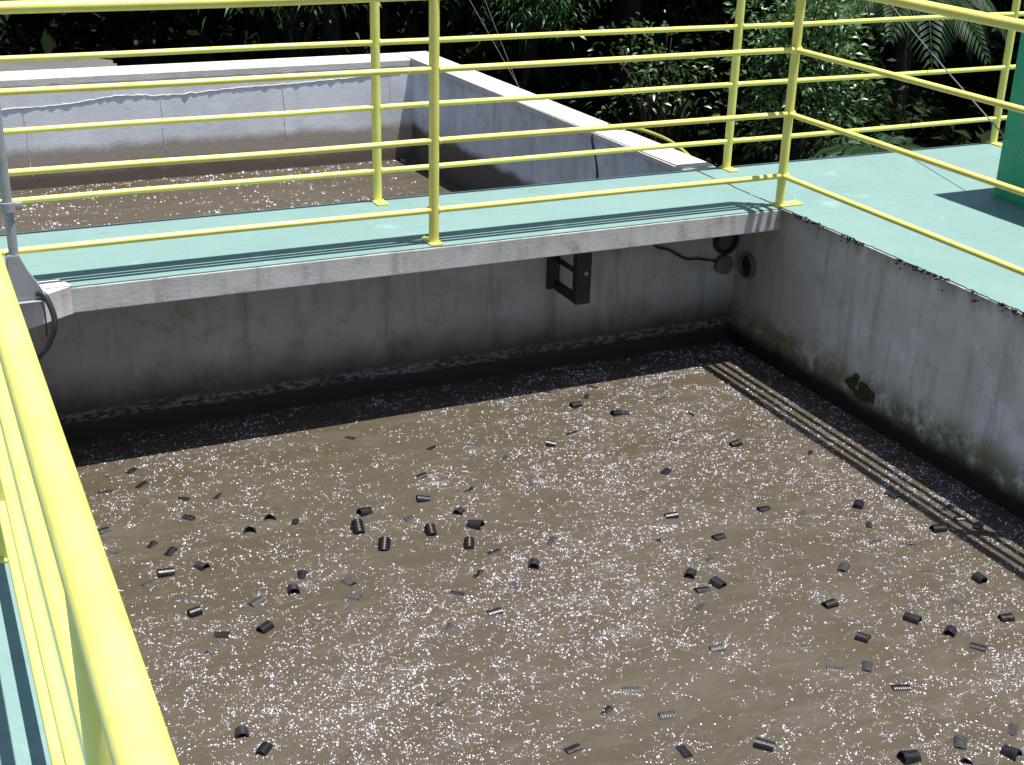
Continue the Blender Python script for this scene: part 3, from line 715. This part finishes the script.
# ------------------------------------------------------------------ black ribbed tubes in the tank
R0, L0 = .0236, .058
def media_mesh(ribs, L, seed):
    bm = bmesh.new(); seg = 28; prof = []
    n = ribs * 4
    for i in range(n + 1):
        t = i / n; x = -L / 2 + L * t
        prof.append((x, R0 * (1.0 if i % 4 in (1, 2) else .87)))
    prof += [(L / 2, R0 * .80), (-L / 2, R0 * .80)]
    rows = []
    for k in range(seg):
        a = 2 * math.pi * k / seg
        q = 1 + .035 * noise.noise(Vector((math.cos(a) * 1.5, math.sin(a) * 1.5, seed)))
        rows.append([bm.verts.new((x, r * q * math.cos(a), r * q * math.sin(a))) for x, r in prof])
    m = len(prof)
    for k in range(seg):
        a, b = rows[k], rows[(k + 1) % seg]
        for j in range(m): bm.faces.new((a[j], b[j], b[(j + 1) % m], a[(j + 1) % m]))
    bmesh.ops.recalc_face_normals(bm, faces=bm.faces)
    for f in bm.faces: f.smooth = True
    for e in bm.edges:
        if e.calc_face_angle(0) > math.radians(38): e.smooth = False
    me = bpy.data.meshes.new('ribbed_tube'); bm.to_mesh(me); bm.free()
    return me
meshes = {}
for key, mm in (('black', PLASTIC), ('silt', SILT)):
    meshes[key] = []
    for s, (rb, L) in enumerate(((7, .056), (8, .061), (6, .051))):
        me = media_mesh(rb, L, s * 3.1); me.materials.append(mm); meshes[key].append(me)
proto = bpy.data.objects.new('ribbed_tube', meshes['black'][0])
for i, (x, y, ang, h, tilt, kind, label) in enumerate(MEDIA):
    o = proto if i == 0 else proto.copy()
    o.data = meshes[kind][i % 3]
    o.location = (x, y, WZ + h * R0 * .97 - (math.sin(tilt) * .024 if .12 < tilt < .4 or tilt > .5 else 0))
    o.rotation_euler = (random.uniform(0, 6.28), -tilt, ang)
    o.scale = [random.uniform(.86, 1.1)] * 3
    COL.objects.link(o)
    tag(o, label, 'plastic tube', 'ribbed tubes floating in the brown tank')

# ------------------------------------------------------------------ foam bubbles (nobody could count them)
def bubbles(name, pts, rad, z, mat, label):
    pts = np.asarray(pts); rad = np.asarray(rad); n = len(pts)
    seg = 7
    prof = [(1.0, -.15), (.88, .42), (.5, .80)]
    ang = np.arange(seg) * 2 * np.pi / seg
    unit = np.concatenate([np.stack([np.cos(ang) * r, np.sin(ang) * r, np.full(seg, h)], 1) for r, h in prof] + [np.array([[0, 0, .92]])])
    f = []
    for lv in range(2):
        for k in range(seg):
            a, b = lv * seg + k, lv * seg + (k + 1) % seg
            f += [(a, b, b + seg), (a, b + seg, a + seg)]
    for k in range(seg): f.append((2 * seg + k, 2 * seg + (k + 1) % seg, 3 * seg))
    f = np.array(f)
    sx = RNG.uniform(.75, 1.5, n); rot = RNG.uniform(0, np.pi, n)
    lx = unit[None, :, 0] * sx[:, None]; ly = unit[None, :, 1]
    X = lx * np.cos(rot)[:, None] - ly * np.sin(rot)[:, None]; Y = lx * np.sin(rot)[:, None] + ly * np.cos(rot)[:, None]
    V = np.stack([pts[:, 0:1] + X * rad[:, None], pts[:, 1:2] + Y * rad[:, None], z + unit[None, :, 2] * rad[:, None] * .75], 2)
    F = (f[None] + (np.arange(n) * len(unit))[:, None, None]).reshape(-1, 3)
    return tag(np_mesh(name, V.reshape(-1, 3), F, mat, smooth=True), kind='stuff', label=label)
def density(x, y, seed=0.0):
    p = Vector((x, y, seed))
    a = noise.fractal(Vector((x * 1.1, y * 1.5, seed)), 1.0, 2.0, 3)
    b = noise.fractal(Vector((x * 4.5, y * 7, seed + 9)), .8, 2.1, 3)
    return .42 + .45 * a + .55 * b
pts, rad = [], []
while len(pts) < NB:
    y = .35 - 3.6 * random.random() ** 1.0; x = -3.8 + 3.8 * random.random()
    d = density(x, y)
    # thicker raft drifting in front of the far corner and down the middle, thinner on the left and right
    mid = math.exp(-((x + .75 - 1.16 * (y + .3)) / .8) ** 2)
    d += .07 + .34 * mid + .34 * math.exp(-((x + .9) / .6) ** 2 - ((y + 2.45) / .4) ** 2) + .10 * math.exp(-((y + 1.75) / .45) ** 2)
    if random.random() < max(.02, min(1, d)) ** 1.6:
        k = 1 + int(random.expovariate(.42)); th = random.uniform(0, 6.28)
        for _ in range(k):                      # little strings and rafts of bubbles
            pts.append((x, y)); rr = min(.0040, .0006 + random.expovariate(1 / .00075)); rad.append(rr)
            th += random.gauss(0, .7); st = rr * 2 + random.random() * .012
            x += math.cos(th) * st; y += math.sin(th) * st * .8
bubbles('foam', pts, rad, WZ, FOAMM, 'glinting foam bubbles scattered over the brown tank')
pts, rad = [], []
while len(pts) < 6500:
    x = -4.9 + 4.75 * random.random(); y = .9 + 3.86 * random.random()
    d = density(x, y, 20.0) * .8 + 1.3 * math.exp(-(4.76 - y) / .06) + .1 + .25 * math.exp(-((y - 2.6) / .8) ** 2)
    if random.random() < max(.02, min(1, d)) ** 1.8:
        for _ in range(1 + int(random.expovariate(.8))):
            pts.append((x + random.gauss(0, .012), y + random.gauss(0, .008))); rad.append(min(.009, .0022 + random.expovariate(1 / .0016)))
bubbles('foam', pts, rad, FZ, FOAMM, 'white foam specks on the brown back tank')

# ------------------------------------------------------------------ vegetation
def leaves(centres, dirs, size, aspect=.42, fold=.25, droop=.35):
    """one folded pointed leaf (6 verts, 4 faces) per centre"""
    n = len(centres)
    d = dirs / np.linalg.norm(dirs, axis=1, keepdims=True)
    r = RNG.normal(size=(n, 3)); r[:, 2] += 1.4
    s = np.cross(d, r); s /= np.linalg.norm(s, axis=1, keepdims=True) + 1e-9
    nn = np.cross(s, d)
    L = size * RNG.uniform(.65, 1.3, (n, 1)); W = L * aspect * .5
    base = centres; tip = centres + d * L - np.array([0, 0, 1]) * L * droop * .5
    mid = centres + d * L * .48
    a = mid + s * W + nn * W * fold; b = mid - s * W + nn * W * fold
    V = np.stack([base, a, tip, b, mid], 1).reshape(-1, 3)
    o = (np.arange(n) * 5)[:, None]
    F = np.concatenate([o + np.array([[0, 1, 4]]), o + np.array([[1, 2, 4]]), o + np.array([[2, 3, 4]]), o + np.array([[3, 0, 4]])])
    return V, F
def crown_points(c, rad, clumps, per, spread, shell=.55):
    c = np.array(c); rad = np.array(rad)
    u = RNG.normal(size=(clumps, 3)); u /= np.linalg.norm(u, axis=1, keepdims=True)
    q = (shell + (1 - shell) * RNG.random((clumps, 1))) * (RNG.random((clumps, 1)) ** .25)
    cc = c + u * rad * q
    sz = spread * RNG.uniform(.5, 1.4, (clumps, 1, 1))
    p = cc[:, None, :] + RNG.normal(size=(clumps, per, 3)) * sz * np.array([1, 1, .6])
    d = (p - cc[:, None, :]) * .8 + u[:, None, :] * .35 * spread + RNG.normal(size=p.shape) * spread * .5
    return cc, p.reshape(-1, 3), d.reshape(-1, 3)
def tree(name, base, c, rad, clumps, per, spread, leaf, mat, label, cat='tree', trunk_r=.12, aspect=.42, group=None, shell=.55, droop=.35):
    root = empty(name, base, label, cat, group)
    cc, p, d = crown_points(c, rad, clumps, per, spread, shell)
    V, F = leaves(p, d, leaf, aspect, droop=droop)
    np_mesh('crown', V, F, mat, root)
    bm = bmesh.new()
    b = Vector(base); t = Vector(c)
    k1 = b.lerp(t, .45) + Vector((random.uniform(-.15, .15), random.uniform(-.15, .15), 0))
    tube(bm, spline([b, k1, t], 6), [trunk_r * (1 - .55 * i / 12) for i in range(13)], 10)
    idx = RNG.choice(len(cc), min(len(cc), 22), replace=False)
    for i in idx:
        e = Vector(cc[i]); s = k1.lerp(t, random.uniform(.1, .9)); m = s.lerp(e, .5) + Vector((0, 0, .12 * (e - s).length))
        P = spline([s, m, e], 5)
        tube(bm, P, [trunk_r * .32 * (1 - .8 * j / (len(P) - 1)) for j in range(len(P))], 6)
    finish('trunk', bm, BARK, root, smooth='all')
    return root
LF_BUSH = mat_leaf('glossy_shrub_leaf', (.045, .105, .03), (.06, .13, .04), (.12, .18, .08), .25, .34, .45)
LF_DARK = mat_leaf('dark_forest_leaf', (.008, .020, .008), (.013, .028, .010), (.018, .03, .010), .12, .6, .12)
LF_FINE = mat_leaf('feathery_leaf', (.025, .075, .025), (.035, .09, .03), (.07, .12, .045), .25, .42, .3)
LF_PALM = mat_leaf('palm_leaf', (.018, .050, .020), (.028, .065, .026), (.05, .08, .03), .18, .5, .15)

# high dark wood behind, its crowns closing overhead
wood = [  # x, y, crown z, radii
    (-7.2, 10.5, 1.6, (2.6, 2.2, 3.4)), (-4.2, 11.2, 2.0, (2.7, 2.0, 3.8)), (-1.2, 12.0, 1.8, (2.6, 2.2, 3.8)), (1.9, 11.4, 2.2, (2.6, 2.1, 4.0)),
    (4.9, 10.6, 1.8, (2.7, 2.2, 3.9)), (7.9, 9.6, 1.7, (2.6, 2.2, 3.8)), (10.8, 8.6, 1.5, (2.6, 2.3, 3.7)), (-9.8, 12.5, 2.2, (2.6, 2.2, 4.0)), (6.6, 13.5, 2.2, (3, 2.2, 4.3)), (.4, 15, 2.4, (3, 2.2, 4.4)), (-5.8, 15, 2.4, (3.2, 2.2, 4.4)), (12.5, 12.5, 2.4, (3.2, 2.4, 4.4))]
wl = ['beyond the grey slab at the far left', 'behind the left half of the whitewashed wall', 'behind the middle of the whitewashed wall', 'beyond the back corner of the far tank',
      'behind the middle gap in the railing', 'behind the palm', 'farthest right, behind the green column', 'farthest left at the back of the wood', 'in the back row right of the middle', 'in the back row behind the far corner', 'in the back row on the left', 'in the back row at the far right']
for (x, y, z, rd), w in zip(wood, wl):
    tree('forest_tree', (x, y, GZ), (x, y, z), rd, 330, 24, .42, .24, LF_DARK, 'tall dark leafy tree ' + w, trunk_r=.2, group='dark trees behind the tanks', shell=.35)
# nearer trees added with unseen crowns above the frame, to shade what is below
for (x, y, z, rd, w) in [(-3.6, 8.4, 3.2, (2.6, 1.6, 1.5), 'above the left part of the far wall'), (3.6, 8.2, 3.2, (2.6, 1.6, 1.6), 'above the middle gap of the railing'), (6.6, 6.6, 2.9, (2.0, 1.6, 1.3), 'above the palm'), (.2, 9.0, 3.4, (2.2, 1.4, 1.4), 'above the far tank corner')]:
    tree('added_canopy', (x + .5, y + .7, GZ), (x, y, z), rd, 240, 26, .34, .20, LF_DARK, 'added shade tree with unseen crown high ' + w, trunk_r=.13, group='added shade trees over the wood edge', shell=.3)
# dark undergrowth on the ground behind the tanks
n = 26000
yy = RNG.uniform(5.4, 17, n)
P = np.stack([RNG.uniform(-10, 16, n), yy, GZ + RNG.random(n) * np.clip(.5 + (yy - 6) * .32, .5, 3.2)], 1)
n2 = 9000
P = np.concatenate([P, np.stack([RNG.uniform(-12, 26, n2), RNG.uniform(18.5, 22, n2), GZ + RNG.random(n2) * 3.6], 1)]); n += n2
V, F = leaves(P, RNG.normal(size=(n, 3)) + np.array([0, 0, .8]), .36)
tag(np_mesh('undergrowth', V, F, LITTER), kind='stuff', label='dark undergrowth below the trees')

tree('glossy_shrub', (2.25, 2.9, GZ), (2.25, 2.9, .25), (.56, .6, 1.0), 190, 22, .085, .064, LF_BUSH, 'sunlit glossy leaved shrub behind the deck railing, right of the middle', 'shrub', .06, .40, 'shrubs behind the railing', .3)
tree('glossy_shrub', (1.55, 3.9, GZ), (1.55, 3.9, -.15), (.55, .55, .75), 34, 16, .09, .064, LF_BUSH, 'smaller shrub half in shade, left of the big glossy one', 'shrub', .05, .40, 'shrubs behind the railing', .3)
tree('glossy_shrub', (2.9, 3.7, GZ), (2.9, 3.7, .1), (.36, .45, .8), 80, 20, .085, .064, LF_BUSH, 'shrub between the big glossy one and the palm', 'shrub', .05, .40, 'shrubs behind the railing', .3)
tree('feathery_tree', (-.3, 8.2, GZ), (-.35, 7.4, .75), (1.0, .8, .95), 120, 26, .15, .095, LF_FINE, 'fine leaved tree hanging over the middle of the far wall', 'tree', .06, .22, 'fine leaved trees behind the far wall', .4, .8)
tree('feathery_tree', (1.9, 7.3, GZ), (1.75, 6.4, .45), (.75, .6, .75), 110, 24, .12, .08, LF_FINE, 'loose fine leaved tree behind the corner of the far tank', 'tree', .045, .22, 'fine leaved trees behind the far wall', .4, .9)

tree('dark_shrub', (3.7, 4.3, GZ), (3.7, 4.3, -.75), (.8, .6, .75), 150, 20, .13, .09, LF_DARK, 'dark low shrub in front of the palm trunks', 'shrub', .05, .4, None, .3)
# palm
def frond(root, base, dirv, length, arch):
    base = Vector(base); d = Vector(dirv).normalized(); n = 26; P = []
    for i in range(n + 1):
        t = i / n
        P.append(base + d * length * t + Vector((0, 0, arch * (t - 1.9 * t * t) * length)))
    bm = bmesh.new(); tube(bm, P, [.012 * (1 - .8 * i / n) for i in range(n + 1)], 6)
    side = d.cross(Vector((0, 0, 1))).normalized()
    for i in range(4, n + 1):
        t = i / n; ll = length * .30 * math.sin(math.pi * min(1, .12 + t * .86)) + .04
        fw = (P[i] - P[i - 1]).normalized()
        for s in (-1, 1):
            for half in (0, .5):
                p = P[i] - fw * half * length / n
                q = (side * s * .85 + fw * .75 + Vector((0, 0, .1))).normalized()
                tip = p + q * ll * random.uniform(.85, 1.1) - Vector((0, 0, ll * random.uniform(.25, .5)))
                m = p + q * ll * .5; w = .011
                v = [bm.verts.new(p), bm.verts.new(m + fw * w), bm.verts.new(tip), bm.verts.new(m - fw * w)]
                bm.faces.new(v)
    finish('frond', bm, LF_PALM, root)
def palm(base, h, seed, label, k=11, L=1.3):
    random.seed(seed)
    root = empty('palm_tree', base, label, 'palm', 'palms')
    top = Vector(base) + Vector((0, 0, h))
    bm = bmesh.new(); tube(bm, spline([base, Vector(base).lerp(top, .5) + Vector((.05, 0, 0)), top], 8), [.085 - .002 * i for i in range(17)], 10)
    finish('trunk', bm, BARK, root, smooth='all')
    for i in range(k):
        a = i * 2.399 + seed; el = random.uniform(.1, .9)
        frond(root, top, (math.cos(a), math.sin(a), el * .4), L * random.uniform(.8, 1.15), random.uniform(.35, .7))
palm((4.95, 5.0, GZ), 2.85, 3, 'palm with arching fronds behind the right end of the railing', 12, 1.12)
palm((3.75, 3.7, GZ), 1.75, 5, 'low young palm beneath the taller one', 8, .7)

# ------------------------------------------------------------------ light, sky, camera
sun_dir = Vector((KX, -KY, 1)).normalized()
sl = bpy.data.lights.new('sun', 'SUN'); sl.energy = 5.0; sl.angle = math.radians(.5); sl.color = (1, .965, .90)
so = bpy.data.objects.new('sun', sl); so.rotation_euler = sun_dir.to_track_quat('Z', 'Y').to_euler(); link(so)
w = bpy.data.worlds.new('World'); scene.world = w; w.use_nodes = True
nt = w.node_tree; bg = nt.nodes['Background']
sky = nt.nodes.new('ShaderNodeTexSky'); sky.sky_type = 'NISHITA'; sky.sun_disc = False
sky.sun_elevation = math.asin(sun_dir.z); sky.sun_rotation = math.atan2(sun_dir.x, sun_dir.y)
nt.links.new(sky.outputs[0], bg.inputs[0]); bg.inputs[1].default_value = SKY

yaw, pitch, roll, f = .4414, -.4015, .0269, 1330.23
fw = Vector((math.sin(yaw) * math.cos(pitch), math.cos(yaw) * math.cos(pitch), math.sin(pitch)))
r = Vector((math.cos(yaw), -math.sin(yaw), 0)); u = r.cross(fw)
r2 = r * math.cos(roll) + u * math.sin(roll); u2 = -r * math.sin(roll) + u * math.cos(roll)
cam = bpy.data.cameras.new('camera'); cam.sensor_width = 36; cam.lens = f * 36 / 1024; cam.clip_start = .05; cam.clip_end = 600
co = bpy.data.objects.new('camera', cam)
M = Matrix((r2, u2, -fw)).transposed().to_4x4(); M.translation = Vector((-4.0415, -5.3884, 1.7987))
co.matrix_world = M; link(co); scene.camera = co

vs = scene.view_settings
vs.view_transform = 'Standard'; vs.look = 'None'; vs.gamma = 1; vs.use_curve_mapping = False; vs.exposure = EXPOSURE
scene.cycles.use_denoising = True
scene.cycles.max_bounces = 8
